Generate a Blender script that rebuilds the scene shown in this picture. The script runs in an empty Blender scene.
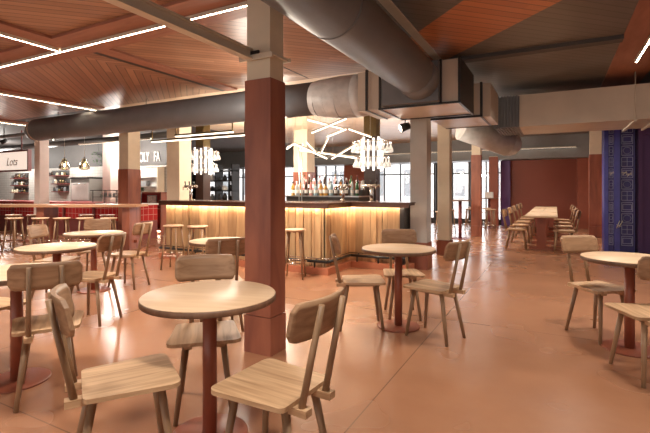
import bpy, bmesh, math, random
from mathutils import Vector, Matrix
random.seed(7)
S = bpy.context.scene
COL = S.collection
PI = math.pi
CA, SA = math.cos(math.radians(28)), math.sin(math.radians(28))

def F(X, D):
    """floor-plan survey frame of the furniture (turned 28 deg) -> building frame"""
    return (CA*X - SA*D, SA*X + CA*D)
def FD(dx, dy):
    x, y = F(dx, dy)
    return math.atan2(-x, y)          # rotation z so that local +Y points along it

# ---------------------------------------------------------------- materials
MATS = {}
def newmat(name):
    m = bpy.data.materials.new(name); m.use_nodes = True
    nt = m.node_tree; b = nt.nodes['Principled BSDF']
    MATS[name] = m
    return m, nt, b
def N(nt, t, **kw):
    n = nt.nodes.new(t)
    for k, v in kw.items(): setattr(n, k, v)
    return n
def plain(name, col, rough=.5, metal=0, var=.06, scale=6, bump=0, spec=.5, trans=0, bscale=40, coat=0):
    m, nt, b = newmat(name); L = nt.links
    tc = N(nt, 'ShaderNodeTexCoord')
    nz = N(nt, 'ShaderNodeTexNoise'); nz.inputs['Scale'].default_value = scale; nz.inputs['Detail'].default_value = 5
    L.new(tc.outputs['Object'], nz.inputs['Vector'])
    mr = N(nt, 'ShaderNodeMapRange'); mr.inputs['From Min'].default_value = .25; mr.inputs['From Max'].default_value = .75
    mr.inputs['To Min'].default_value = 1-var; mr.inputs['To Max'].default_value = 1+var
    L.new(nz.outputs['Fac'], mr.inputs['Value'])
    mx = N(nt, 'ShaderNodeVectorMath', operation='SCALE'); mx.inputs[0].default_value = col
    L.new(mr.outputs['Result'], mx.inputs['Scale'])
    L.new(mx.outputs['Vector'], b.inputs['Base Color'])
    b.inputs['Roughness'].default_value = rough; b.inputs['Metallic'].default_value = metal
    b.inputs['Specular IOR Level'].default_value = spec
    b.inputs['Transmission Weight'].default_value = trans
    b.inputs['Coat Weight'].default_value = coat
    if bump:
        n2 = N(nt, 'ShaderNodeTexNoise'); n2.inputs['Scale'].default_value = bscale
        L.new(tc.outputs['Object'], n2.inputs['Vector'])
        bp = N(nt, 'ShaderNodeBump'); bp.inputs['Strength'].default_value = bump; bp.inputs['Distance'].default_value = .01
        L.new(n2.outputs['Fac'], bp.inputs['Height']); L.new(bp.outputs['Normal'], b.inputs['Normal'])
    return m
def wood(name, c1, c2, axis='Y', rough=.45, scale=9, stretch=14, islands=0):
    """grain streaks run along the given object axis"""
    m, nt, b = newmat(name); L = nt.links
    tc = N(nt, 'ShaderNodeTexCoord'); mp = N(nt, 'ShaderNodeMapping')
    sc = [stretch]*3; sc['XYZ'.index(axis)] = 1
    mp.inputs['Scale'].default_value = sc
    oi = N(nt, 'ShaderNodeObjectInfo')
    L.new(tc.outputs['Object'], mp.inputs['Vector'])
    ad = N(nt, 'ShaderNodeVectorMath', operation='ADD')
    ml = N(nt, 'ShaderNodeMath', operation='MULTIPLY'); ml.inputs[1].default_value = 37
    L.new(oi.outputs['Random'], ml.inputs[0]); L.new(mp.outputs['Vector'], ad.inputs[0]); L.new(ml.outputs[0], ad.inputs[1])
    nz = N(nt, 'ShaderNodeTexNoise'); nz.inputs['Scale'].default_value = scale/4; nz.inputs['Detail'].default_value = 6
    nz.inputs['Distortion'].default_value = .6
    L.new(ad.outputs[0], nz.inputs['Vector'])
    cr = N(nt, 'ShaderNodeValToRGB')
    cr.color_ramp.elements[0].position = .3; cr.color_ramp.elements[0].color = (*c2, 1)
    cr.color_ramp.elements[1].position = .68; cr.color_ramp.elements[1].color = (*c1, 1)
    L.new(nz.outputs['Fac'], cr.inputs['Fac'])
    out = cr.outputs['Color']
    if islands:
        g = N(nt, 'ShaderNodeNewGeometry')
        mr = N(nt, 'ShaderNodeMapRange'); mr.inputs['To Min'].default_value = 1-islands; mr.inputs['To Max'].default_value = 1+islands*.6
        L.new(g.outputs['Random Per Island'], mr.inputs['Value'])
        mx = N(nt, 'ShaderNodeVectorMath', operation='SCALE')
        L.new(out, mx.inputs[0]); L.new(mr.outputs['Result'], mx.inputs['Scale']); out = mx.outputs['Vector']
    L.new(out, b.inputs['Base Color'])
    b.inputs['Roughness'].default_value = rough
    bp = N(nt, 'ShaderNodeBump'); bp.inputs['Strength'].default_value = .12; bp.inputs['Distance'].default_value = .004
    L.new(nz.outputs['Fac'], bp.inputs['Height']); L.new(bp.outputs['Normal'], b.inputs['Normal'])
    return m
def emit(name, col, st):
    m, nt, b = newmat(name)
    b.inputs['Base Color'].default_value = (*col, 1)
    b.inputs['Emission Color'].default_value = (*col, 1); b.inputs['Emission Strength'].default_value = st
    return m
def glassmat(name, col=(1, 1, 1), rough=.02, mix=.85):
    m, nt, b = newmat(name); L = nt.links
    tr = N(nt, 'ShaderNodeBsdfTransparent'); tr.inputs['Color'].default_value = (*col, 1)
    gl = N(nt, 'ShaderNodeBsdfGlossy'); gl.inputs['Roughness'].default_value = rough
    fr = N(nt, 'ShaderNodeFresnel'); fr.inputs['IOR'].default_value = 1.45
    mr = N(nt, 'ShaderNodeMath', operation='ADD'); mr.inputs[1].default_value = 1-mix-.04; mr.use_clamp = True
    L.new(fr.outputs[0], mr.inputs[0])
    ms = N(nt, 'ShaderNodeMixShader'); L.new(mr.outputs[0], ms.inputs['Fac'])
    L.new(tr.outputs[0], ms.inputs[1]); L.new(gl.outputs[0], ms.inputs[2])
    L.new(ms.outputs[0], nt.nodes['Material Output'].inputs['Surface'])
    return m
def planks(name, c1, c2, direction=1, width=.1, rough=.4, groove=.22):
    """ceiling boards laid diagonally; direction +1 / -1 is the diagonal they run along"""
    m, nt, b = newmat(name); L = nt.links
    tc = N(nt, 'ShaderNodeNewGeometry'); mp = N(nt, 'ShaderNodeVectorRotate'); mp.rotation_type = 'Z_AXIS'
    mp.inputs['Angle'].default_value = math.radians(-45*direction)
    L.new(tc.outputs['Position'], mp.inputs['Vector'])
    sx = N(nt, 'ShaderNodeSeparateXYZ'); L.new(mp.outputs['Vector'], sx.inputs[0])
    dv = N(nt, 'ShaderNodeMath', operation='DIVIDE'); dv.inputs[1].default_value = width; L.new(sx.outputs['Y'], dv.inputs[0])
    fl = N(nt, 'ShaderNodeMath', operation='FLOOR'); L.new(dv.outputs[0], fl.inputs[0])
    fr = N(nt, 'ShaderNodeMath', operation='FRACT'); L.new(dv.outputs[0], fr.inputs[0])
    wn = N(nt, 'ShaderNodeTexWhiteNoise', noise_dimensions='1D'); L.new(fl.outputs[0], wn.inputs['W'])
    # end joints
    d2 = N(nt, 'ShaderNodeMath', operation='MULTIPLY_ADD'); d2.inputs[1].default_value = .42; L.new(sx.outputs['X'], d2.inputs[0]); L.new(wn.outputs['Value'], d2.inputs[2])
    f2 = N(nt, 'ShaderNodeMath', operation='FLOOR'); L.new(d2.outputs[0], f2.inputs[0])
    a2 = N(nt, 'ShaderNodeMath', operation='MULTIPLY_ADD'); a2.inputs[1].default_value = 17.3; L.new(f2.outputs[0], a2.inputs[0]); L.new(fl.outputs[0], a2.inputs[2])
    w2 = N(nt, 'ShaderNodeTexWhiteNoise', noise_dimensions='1D'); L.new(a2.outputs[0], w2.inputs['W'])
    st = N(nt, 'ShaderNodeMapping'); st.inputs['Scale'].default_value = (1.2, 18, 1); L.new(mp.outputs['Vector'], st.inputs['Vector'])
    nz = N(nt, 'ShaderNodeTexNoise'); nz.inputs['Scale'].default_value = 1.5; nz.inputs['Detail'].default_value = 5; L.new(st.outputs[0], nz.inputs['Vector'])
    av = N(nt, 'ShaderNodeMath', operation='MULTIPLY_ADD'); av.inputs[1].default_value = .55; L.new(w2.outputs['Value'], av.inputs[0])
    hf = N(nt, 'ShaderNodeMath', operation='MULTIPLY'); hf.inputs[1].default_value = .5; L.new(nz.outputs['Fac'], hf.inputs[0]); L.new(hf.outputs[0], av.inputs[2])
    mx = N(nt, 'ShaderNodeMix', data_type='RGBA'); mx.inputs['A'].default_value = (*c1, 1); mx.inputs['B'].default_value = (*c2, 1)
    L.new(av.outputs[0], mx.inputs['Factor'])
    lt = N(nt, 'ShaderNodeMath', operation='GREATER_THAN'); lt.inputs[1].default_value = .11; L.new(fr.outputs[0], lt.inputs[0])
    mr = N(nt, 'ShaderNodeMapRange'); mr.inputs['To Min'].default_value = groove; L.new(lt.outputs[0], mr.inputs['Value'])
    sc = N(nt, 'ShaderNodeVectorMath', operation='SCALE'); L.new(mx.outputs['Result'], sc.inputs[0]); L.new(mr.outputs['Result'], sc.inputs['Scale'])
    L.new(sc.outputs[0], b.inputs['Base Color']); b.inputs['Roughness'].default_value = rough
    return m
def tiles(name, col, grout, w=.15, h=.15, rough=.25, var=.2):
    m, nt, b = newmat(name); L = nt.links
    g = N(nt, 'ShaderNodeNewGeometry'); sx = N(nt, 'ShaderNodeSeparateXYZ'); L.new(g.outputs['Position'], sx.inputs[0])
    ad = N(nt, 'ShaderNodeMath', operation='ADD'); L.new(sx.outputs['X'], ad.inputs[0]); L.new(sx.outputs['Y'], ad.inputs[1])
    cb = N(nt, 'ShaderNodeCombineXYZ'); L.new(ad.outputs[0], cb.inputs['X']); L.new(sx.outputs['Z'], cb.inputs['Y'])
    br = N(nt, 'ShaderNodeTexBrick'); br.offset = 0
    br.inputs['Color1'].default_value = (*col, 1); br.inputs['Color2'].default_value = (*[c*(1-var) for c in col], 1)
    br.inputs['Mortar'].default_value = (*grout, 1); br.inputs['Scale'].default_value = 1
    br.inputs['Brick Width'].default_value = w; br.inputs['Row Height'].default_value = h; br.inputs['Mortar Size'].default_value = .005
    L.new(cb.outputs[0], br.inputs['Vector']); L.new(br.outputs['Color'], b.inputs['Base Color'])
    b.inputs['Roughness'].default_value = rough
    return m

def floormat():
    m, nt, b = newmat('terracotta_floor'); L = nt.links
    g = N(nt, 'ShaderNodeNewGeometry')
    nz = N(nt, 'ShaderNodeTexNoise'); nz.inputs['Scale'].default_value = .7; nz.inputs['Detail'].default_value = 8; nz.inputs['Roughness'].default_value = .6
    L.new(g.outputs['Position'], nz.inputs['Vector'])
    cr = N(nt, 'ShaderNodeValToRGB'); cr.color_ramp.elements[0].position = .3; cr.color_ramp.elements[1].position = .7
    cr.color_ramp.elements[0].color = (.31, .14, .072, 1); cr.color_ramp.elements[1].color = (.42, .20, .108, 1)
    L.new(nz.outputs['Fac'], cr.inputs['Fac'])
    sx = N(nt, 'ShaderNodeSeparateXYZ'); L.new(g.outputs['Position'], sx.inputs[0])
    prod = None
    for ax, off in (('X', 1.0), ('Y', -1.4)):
        a = N(nt, 'ShaderNodeMath', operation='ADD'); a.inputs[1].default_value = off+30; L.new(sx.outputs[ax], a.inputs[0])
        mo = N(nt, 'ShaderNodeMath', operation='MODULO'); mo.inputs[1].default_value = 3.0; L.new(a.outputs[0], mo.inputs[0])
        gt = N(nt, 'ShaderNodeMath', operation='GREATER_THAN'); gt.inputs[1].default_value = .008; L.new(mo.outputs[0], gt.inputs[0])
        if prod is None: prod = gt.outputs[0]
        else:
            mm = N(nt, 'ShaderNodeMath', operation='MULTIPLY'); L.new(prod, mm.inputs[0]); L.new(gt.outputs[0], mm.inputs[1]); prod = mm.outputs[0]
    mr = N(nt, 'ShaderNodeMapRange'); mr.inputs['To Min'].default_value = .5; L.new(prod, mr.inputs['Value'])
    sc = N(nt, 'ShaderNodeVectorMath', operation='SCALE'); L.new(cr.outputs['Color'], sc.inputs[0]); L.new(mr.outputs['Result'], sc.inputs['Scale'])
    L.new(sc.outputs[0], b.inputs['Base Color'])
    n2 = N(nt, 'ShaderNodeTexNoise'); n2.inputs['Scale'].default_value = 1.6; n2.inputs['Detail'].default_value = 6; L.new(g.outputs['Position'], n2.inputs['Vector'])
    m2 = N(nt, 'ShaderNodeMapRange'); n2.inputs['Detail'].default_value = 1.5; m2.inputs['To Min'].default_value = .14; m2.inputs['To Max'].default_value = .36; L.new(n2.outputs['Fac'], m2.inputs['Value'])
    L.new(m2.outputs['Result'], b.inputs['Roughness'])
    b.inputs['Specular IOR Level'].default_value = .8
    bp = N(nt, 'ShaderNodeBump'); bp.inputs['Strength'].default_value = .012; bp.inputs['Distance'].default_value = .02
    L.new(n2.outputs['Fac'], bp.inputs['Height']); L.new(bp.outputs['Normal'], b.inputs['Normal'])
    return m

M_FLOOR = floormat()
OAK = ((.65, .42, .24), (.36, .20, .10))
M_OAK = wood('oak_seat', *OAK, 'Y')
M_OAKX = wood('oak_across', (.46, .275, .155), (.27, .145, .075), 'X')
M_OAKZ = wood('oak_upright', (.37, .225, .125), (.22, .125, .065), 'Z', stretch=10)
M_TOP = wood('pale_oak_top', (.76, .54, .35), (.65, .43, .26), 'X', rough=.38, stretch=10)
M_EDGE = wood('dark_edge', (.22, .115, .065), (.14, .07, .04), 'Z', rough=.5)
M_RED = plain('oxide_red_steel', (.30, .085, .045), .4, var=.08, spec=.5)
M_COLRED = wood('red_stained_cladding', (.37, .125, .07), (.21, .065, .042), 'Z', rough=.42, scale=5, stretch=5)
M_CREAM = plain('cream_paint', (.70, .61, .47), .55, var=.05, bump=.1)
M_GREYCOL = plain('warm_grey_paint', (.50, .49, .46), .55, var=.05)
M_PINKCOL = plain('pale_pink_paint', (.66, .52, .46), .55)
M_CEILA = planks('red_timber_boards', (.22, .098, .055), (.46, .255, .15), 1, .11)
M_CEILB = planks('red_timber_boards_mirrored', (.22, .098, .055), (.46, .255, .15), -1, .11)
M_CEILO = planks('orange_timber_boards', (.42, .15, .06), (.60, .24, .10), 1, .11, groove=.45)
M_CEILG = planks('grey_painted_boards', (.13, .118, .10), (.17, .15, .13), 1, .11, groove=.6)
M_CEILT = planks('lit_tan_boards', (.62, .46, .32), (.74, .58, .42), 1, .14, groove=.75)  # beige ceiling tone lightened in colour for the glow above the bar
M_TROUGH = wood('smooth_red_timber', (.34, .15, .095), (.26, .105, .065), 'X', rough=.5, stretch=6)
M_TROUGHY = wood('smooth_red_timber_y', (.34, .15, .095), (.26, .105, .065), 'Y', rough=.5, stretch=6)
M_DARKGREY = plain('charcoal_paint', (.075, .068, .065), .6)
M_MIDGREY = plain('grey_paint', (.24, .245, .25), .6)
M_DUCT = plain('grey_duct_sheet', (.165, .18, .20), .5, metal=0, var=.12, scale=3, bump=.05, bscale=12)
M_DUCTL = plain('silver_duct_fabric', (.48, .48, .48), .45, metal=0, var=.18, scale=7, bump=.5, bscale=25)
M_DUCTB = plain('beige_duct_sheet', (.55, .49, .41), .45, metal=0, var=.1, scale=2)
M_BEAM = plain('beige_steel', (.62, .56, .46), .4, metal=0)
M_BLACK = plain('black_metal', (.02, .018, .017), .4)
M_CHROME = plain('chrome', (.75, .72, .68), .15, metal=1)
M_STEEL = plain('stainless_steel', (.55, .55, .54), .3, metal=1)
M_BRASS = plain('bronze_fluted', (.17, .12, .055), .3, metal=.7)
M_LED = emit('led_warm_white', (1, .78, .55), 24)
M_LEDW = emit('led_neutral_white', (1, .88, .72), 14)
M_TUBEL = emit('pendant_tube', (1, .88, .70), 2.2)
M_TUBE = emit('chandelier_tube', (1, .93, .82), 1.5)
M_BULB = emit('filament_bulb', (1, .75, .4), 12)
M_BARP = wood('bar_panel_timber', (.64, .42, .22), (.42, .235, .11), 'Z', rough=.45, stretch=7, scale=8, islands=.3)
M_BARTOP = plain('bar_top_dark_copper', (.13, .06, .04), .25, metal=.3, var=.15)
M_PLINTH = plain('orange_concrete', (.50, .17, .085), .5, var=.15)
M_REDTILE = tiles('red_glazed_tile', (.45, .03, .03), (.55, .30, .25), .16, .16)
M_WTILE = tiles('white_tile', (.62, .60, .56), (.40, .38, .35), .15, .1, var=.08)
M_WALLRED = plain('brick_red_wall', (.30, .075, .042), .5, var=.06, scale=1.5)
M_WALLRED2 = plain('brick_red_panel', (.36, .10, .055), .5, var=.08)
M_PURPLE = plain('deep_purple_paint', (.15, .075, .25), .5)
M_BLUE = plain('deep_blue_paint', (.04, .035, .22), .35, var=.15)
M_BLUE2 = plain('bright_blue_trim', (.07, .07, .42), .3, var=.2)
M_LINE = plain('chalk_blue_line', (.42, .46, .72), .5)
M_WHITE = plain('white_paint', (.75, .73, .70), .5)
M_FRAME = plain('window_frame_black', (.035, .03, .03), .45)
M_GLASS = glassmat('window_glass')
M_GOBLET = plain('frosted_glass', (.85, .84, .80), .15, trans=.3, var=.02)
M_SIGN = emit('sign_face', (.95, .80, .68), .55)
M_MAROON = plain('maroon_frame', (.20, .05, .045), .5)
M_FACADE = plain('pale_render_facade', (.72, .68, .64), .8, var=.05)
M_PAVE = plain('street_paving', (.45, .42, .40), .8)
M_LEAF = plain('leaf_green', (.05, .12, .035), .5, var=.3, scale=20)
M_AMBER = glassmat('amber_pendant_glass', (1, .93, .76), .05, .6)

# ---------------------------------------------------------------- mesh builder
class MB:
    def __init__(s): s.bm = bmesh.new()
    def box(s, x0, x1, y0, y1, z0, z1, mi=0):
        v = [s.bm.verts.new(p) for p in ((x0,y0,z0),(x1,y0,z0),(x1,y1,z0),(x0,y1,z0),(x0,y0,z1),(x1,y0,z1),(x1,y1,z1),(x0,y1,z1))]
        for f in ((3,2,1,0),(4,5,6,7),(0,1,5,4),(1,2,6,5),(2,3,7,6),(3,0,4,7)):
            fc = s.bm.faces.new([v[i] for i in f]); fc.material_index = mi
        return s
    def obox(s, c, sz, rot=0, pitch=0, mi=0):
        n0 = len(s.bm.verts); s.box(-sz[0]/2, sz[0]/2, -sz[1]/2, sz[1]/2, -sz[2]/2, sz[2]/2, mi)
        s.bm.verts.ensure_lookup_table()
        M = Matrix.Translation(c) @ Matrix.Rotation(rot, 4, 'Z') @ Matrix.Rotation(pitch, 4, 'X')
        for v in s.bm.verts[n0:]: v.co = M @ v.co
        return s
    def cyl(s, p, q, r0, r1=None, n=14, mi=0, caps=True):
        if r1 is None: r1 = r0
        p, q = Vector(p), Vector(q); d = (q-p).normalized()
        u = d.orthogonal().normalized(); w = d.cross(u)
        A = [s.bm.verts.new(p+(u*math.cos(t)+w*math.sin(t))*r0) for t in [2*PI*i/n for i in range(n)]]
        B = [s.bm.verts.new(q+(u*math.cos(t)+w*math.sin(t))*r1) for t in [2*PI*i/n for i in range(n)]]
        for i in range(n):
            f = s.bm.faces.new((A[i], A[(i+1)%n], B[(i+1)%n], B[i])); f.smooth = True; f.material_index = mi
        if caps:
            f = s.bm.faces.new(A[::-1]); f.material_index = mi; f = s.bm.faces.new(B); f.material_index = mi
        return s
    def lathe(s, prof, c=(0,0,0), n=32, mi=0):
        rings = []
        for r, z in prof:
            if r < 1e-5: rings.append([s.bm.verts.new((c[0], c[1], c[2]+z))])
            else: rings.append([s.bm.verts.new((c[0]+r*math.cos(2*PI*i/n), c[1]+r*math.sin(2*PI*i/n), c[2]+z)) for i in range(n)])
        for a, b in zip(rings, rings[1:]):
            for i in range(n):
                j = (i+1) % n
                if len(a) == 1 and len(b) == 1: continue
                if len(a) == 1: f = s.bm.faces.new((a[0], b[j], b[i]))
                elif len(b) == 1: f = s.bm.faces.new((a[i], a[j], b[0]))
                else: f = s.bm.faces.new((a[i], a[j], b[j], b[i]))
                f.smooth = True; f.material_index = mi
        return s
    def prism(s, pts, z0, z1, mi=0):
        A = [s.bm.verts.new((x, y, z0)) for x, y in pts]; B = [s.bm.verts.new((x, y, z1)) for x, y in pts]
        n = len(pts)
        for i in range(n): s.bm.faces.new((A[i], A[(i+1)%n], B[(i+1)%n], B[i])).material_index = mi
        s.bm.faces.new(A[::-1]).material_index = mi; s.bm.faces.new(B).material_index = mi
        return s
    def torus(s, c, R, r, n=36, m=8, mi=0):
        V = [[s.bm.verts.new((c[0]+(R+r*math.cos(b))*math.cos(a), c[1]+(R+r*math.cos(b))*math.sin(a), c[2]+r*math.sin(b)))
              for b in [2*PI*j/m for j in range(m)]] for a in [2*PI*i/n for i in range(n)]]
        for i in range(n):
            for j in range(m):
                f = s.bm.faces.new((V[i][j], V[(i+1)%n][j], V[(i+1)%n][(j+1)%m], V[i][(j+1)%m])); f.smooth = True; f.material_index = mi
        return s
    def bevel(s, w, seg=2):
        bmesh.ops.bevel(s.bm, geom=[e for e in s.bm.edges if len(e.link_faces) == 2 and e.calc_face_angle(0) > .6], offset=w, segments=seg, affect='EDGES', profile=.5)
        return s
    def build(s, name, mat, parent=None, origin=None):
        bmesh.ops.recalc_face_normals(s.bm, faces=s.bm.faces)
        me = bpy.data.meshes.new(name); 
        if origin is not None:
            for v in s.bm.verts: v.co -= Vector(origin)
        s.bm.to_mesh(me); s.bm.free()
        for m in (mat if isinstance(mat, (list, tuple)) else [mat]): me.materials.append(m)
        o = bpy.data.objects.new(name, me); COL.objects.link(o)
        if parent is not None: o.parent = parent
        if origin is not None: o.location = origin
        return o

def tag(o, label, cat, group=None, kind=None):
    o['label'] = label; o['category'] = cat
    if group: o['group'] = group
    if kind: o['kind'] = kind
    return o
def struct(o): o['kind'] = 'structure'; return o
def empty(name, loc, rz=0):
    o = bpy.data.objects.new(name, None); o.location = loc; o.rotation_euler = (0, 0, rz); o.empty_display_size = .1
    COL.objects.link(o); return o
KIDS = {}
def place(proto, loc, rz, label, group, first):
    """first use moves the prototype, later uses copy the thing and its parts"""
    if first: r = proto
    else:
        r = proto.copy(); COL.objects.link(r)
        def rec(a, b):
            for ch in KIDSOF(a):
                c = ch.copy(); c.parent = b; COL.objects.link(c); rec(ch, c)
        rec(proto, r)
    r.location = loc; r.rotation_euler = (0, 0, rz); r['label'] = label
    if group: r['group'] = group
    return r
def KIDSOF(o): return [c for c in o.children if not c.get('copied')] if True else []
def textmesh(name, s, size, mat, parent, loc, rot, ext=.004, font_shear=0):
    cu = bpy.data.curves.new(name, 'FONT'); cu.body = s; cu.size = size; cu.extrude = ext; cu.align_x = 'CENTER'; cu.align_y = 'CENTER'; cu.shear = font_shear
    t = bpy.data.objects.new(name+'_tmp', cu); COL.objects.link(t)
    dg = bpy.context.evaluated_depsgraph_get(); dg.update()
    me = bpy.data.meshes.new_from_object(t.evaluated_get(dg)); me.name = name
    bpy.data.objects.remove(t)
    me.materials.clear(); me.materials.append(mat)
    o = bpy.data.objects.new(name, me); COL.objects.link(o); o.parent = parent; o.location = loc; o.rotation_euler = rot
    return o

# ================================================================= SETTING
CZ = 3.15
struct(MB().box(-24, 8, -5, 18, -.12, 0).build('floor', M_FLOOR))
struct(MB().box(-60, 40, 18.01, 60, -.15, -.03).build('street_ground', M_PAVE))
# ceiling fields between the lighting channels
def field(name, mat, pts, z=CZ): return struct(MB().prism(pts, z, z+.08).build(name, mat))
def R(x0, x1, y0, y1): return [(x0,y0),(x1,y0),(x1,y1),(x0,y1)]
field('ceiling', M_CEILA, R(-5.75, -1.9, -5, 6.25))
field('ceiling', M_CEILB, R(-24, -5.75, 3.33, 6.25))
field('ceiling', M_CEILA, R(-24, -5.75, -5, 3.33))
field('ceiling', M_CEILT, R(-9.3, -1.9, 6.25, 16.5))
field('ceiling', M_DARKGREY, R(-24, -9.3, 6.25, 11))
field('ceiling', M_MIDGREY, R(-24, -9.3, 11, 18))
field('ceiling', M_MIDGREY, R(-1.9, 8, 11, 18))
field('ceiling', M_MIDGREY, R(-9.3, -1.9, 16.5, 18))
field('ceiling', M_CEILG, [(-1.9,-5),(.72,-5),(.72,2.85),(-1.9,5.47)])
field('ceiling', M_CEILO, [(-1.9,5.47),(.72,2.85),(.72,4.15),(-1.9,6.77)])
field('ceiling', M_CEILG, [(-1.9,6.77),(.72,4.15),(.72,11),(-1.9,11)])
field('ceiling', M_CEILG, R(1.28, 8, -5, 11))
struct(MB().box(-24, 8, -5, 18, CZ+.09, CZ+.25).build('ceiling', M_DARKGREY))
field('ceiling', M_TROUGHY, R(.72, 1.28, -5, 11), CZ-.01)
# smooth timber channels that carry the linear lights
struct(MB().box(-24, -2.35, 3.05, 3.62, CZ-.035, CZ).build('trim_1', M_TROUGH))
struct(MB().box(-5.9, -5.34, -3, 3.05, CZ-.035, CZ).build('trim_2', M_TROUGHY))
struct(MB().box(-9.3, -8.85, 3.62, 6.2, CZ-.035, CZ).build('trim_3', M_TROUGHY))
struct(MB().box(-13.2, -12.7, 3.62, 6.9, CZ-.035, CZ).build('trim_4', M_TROUGHY))
struct(MB().box(-5.46, -5.34, 3.62, 6.2, CZ-.02, CZ).build('trim_5', M_BLACK))  # black strip painting the shade inside an unlit channel
struct(MB().box(-5.34, -5.1, 3.62, 6.2, CZ-.03, CZ).build('trim_6', M_TROUGHY))
struct(MB().box(-1.9, .72, 6.2, 6.36, CZ-.05, CZ).build('trim_7', M_DARKGREY))
struct(MB().box(-3.62, -3.60, 3.62, 6.2, CZ-.004, CZ).build('trim_8', M_BLACK))
struct(MB().box(-1.9, 8, 10.9, 11.3, 2.75, CZ).build('trim_9', M_DARKGREY))

# walls
struct(MB().box(-24.2, -24, -5, 18, 0, CZ).build('wall_left', M_MIDGREY))
struct(MB().box(8, 8.2, -5, 18, 0, CZ).build('wall_right', M_WALLRED))
struct(MB().box(-24, 8, -5.2, -5, 0, CZ).build('wall_front', M_MIDGREY))
wb = MB(); wb.box(-1.45, .66, 17.3, 17.5, 0, 2.6)
struct(wb.build('wall_back', M_WALLRED))
sk = MB(); sk.box(-1.45, .66, 17.26, 17.3, 0, .95); sk.box(-1.45, .66, 17.25, 17.3, .95, .99)
struct(sk.build('trim_10', M_WALLRED))
struct(MB().box(.66, 1.35, 17.0, 17.5, 0, 2.6).build('wall_back_right', M_WALLRED2))
struct(MB().box(-1.75, -1.45, 17.1, 17.6, 0, 2.6).build('wall_back_pier', M_PURPLE))
struct(MB().box(-24, 8, 16.5, 17.8, 2.38, CZ).build('wall_bulkhead', M_MIDGREY))
struct(MB().box(1.5, 8, 11.05, 11.25, 0, 2.75).build('wall_purple', M_PURPLE))
struct(MB().box(1.42, 1.52, 11.25, 17.0, 0, CZ).build('wall_right_inner', M_WALLRED2))
pt = MB(); pt.box(1.52, 1.60, 10.98, 11.05, 0, 2.6); pt.box(1.60, 8, 10.98, 11.05, 2.45, 2.55); pt.box(2.6, 2.63, 11.02, 11.05, 0, 2.45)
struct(pt.build('trim_11', M_PURPLE))
# kitchen back wall
struct(MB().box(-24, -11.15, 10, 10.2, 0, 2.15).build('wall_kitchen', M_WTILE))
struct(MB().box(-24, -11.15, 10, 10.2, 2.15, CZ).build('wall_kitchen_upper', M_DARKGREY))

# shop-front windows along the back
def window(i, x0, x1, y=17.6, mull=3, z1=2.5):
    fr = MB(); t = .05
    fr.box(x0, x1, y-.05, y+.05, 0, .18); fr.box(x0, x1, y-.05, y+.05, z1-.06, z1)
    fr.box(x0, x1, y-.03, y+.03, 1.93, 1.98)
    for k in range(mull+1):
        x = x0+t/2+(x1-x0-t)*k/mull; fr.box(x-t/2, x+t/2, y-.05, y+.05, .18, z1-.06)
    f = fr.build('window_%d' % i, M_FRAME); struct(f)
    MB().box(x0+.02, x1-.02, y-.006, y+.006, .18, z1-.06).build('pane', M_GLASS, f)
wn = 1
xs = [-24, -21.5, -19, -16.5, -14.0, -11.6, -9.4, -6.9, -4.6]
x = -24
for (a, b, mu) in [(-24,-21,2),(-21,-18,2),(-18,-15,2),(-15,-13.2,2),(-13.2,-10.9,3),(-9.8,-8.3,3),(-7.2,-4.3,4),(-4.25,-2.95,2),(-2.9,-1.78,2)]:
    window(wn, a, b, mull=mu); wn += 1
for i, (a, b, m) in enumerate([(-10.9,-9.8,M_WALLRED2),(-8.3,-7.2,M_WALLRED2),(-4.3,-4.25,M_FRAME),(-2.95,-2.9,M_FRAME)]):
    struct(MB().box(a, b, 17.4, 17.7, 0, 2.5).build('wall_pier', m))
# building across the street, seen through the glass
fb = empty('facade_building', (-8, 27, 0)); tag(fb, 'pale rendered building across the street seen through the back windows', 'building')
b = MB(); b.box(-26, 16, 0, 4, 0, 9); b.build('wall', M_FACADE, fb)
for k in range(15):
    for lv in (0, 1):
        w = MB(); x = -24+k*2.6; z = .9+lv*3.1
        w.box(x-.06, x+1.26, -.14, 0, z-.08, z); w.box(x+.57, x+.63, -.09, -.06, z, z+1.7)
        f = w.build('window', M_WHITE, fb); MB().box(x, x+1.2, -.06, 0, z, z+1.7).build('pane', M_MIDGREY, f)

# ---------------------------------------------------------------- columns
def column(name, x, y, wx, wy, zsplit, mlow, mup, label, top=CZ, capin=.012):
    c = empty(name, (x, y, 0)); tag(c, label, 'column', 'square columns of the room')
    b = MB(); b.box(-wx/2, wx/2, -wy/2, wy/2, .3, zsplit); b.box(-wx/2-.004, wx/2+.004, -wy/2-.004, wy/2+.004, 0, .295); b.bevel(.004, 1)
    b.build('cladding', mlow, c)
    u = MB(); u.box(-wx/2+capin, wx/2-capin, -wy/2+capin, wy/2-capin, zsplit, top); u.bevel(.004, 1)
    u.build('painted_shaft', mup, c)
    return c
c1 = column('column', -2.085, 2.885, .25, .21, 2.18, M_COLRED, M_CREAM, 'near square column, red stained cladding below and cream paint above, beside the front table')
k = MB(); k.box(-.16, .16, -.135, -.115, .17+2.16, 2.37); k.box(-.16, .16, .115, .135, 2.35, 2.38); k.box(-.148, -.128, -.13, .13, 2.355, 2.375); k.box(.128, .148, -.13, .13, 2.355, 2.375); k.build('clamp_bracket', M_BEAM, c1)
MB().box(-.11, .02, -.118, -.104, 2.375, 2.405).build('slot', M_BLACK, c1)
def column2(x, y, w, zs, label, m1=M_COLRED, m2=M_GREYCOL, top=CZ, w2=None):
    return column('column', x, y, w, w2 or w, zs, m1, m2, label, top)
column2(-1.98, 7.12, .30, .44, 'pale grey square column with low red base, beside the end of the bar')
column2(-1.97, 8.85, .26, .30, 'cream square column with red base, just behind the pale grey one', m2=M_CREAM)
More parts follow.
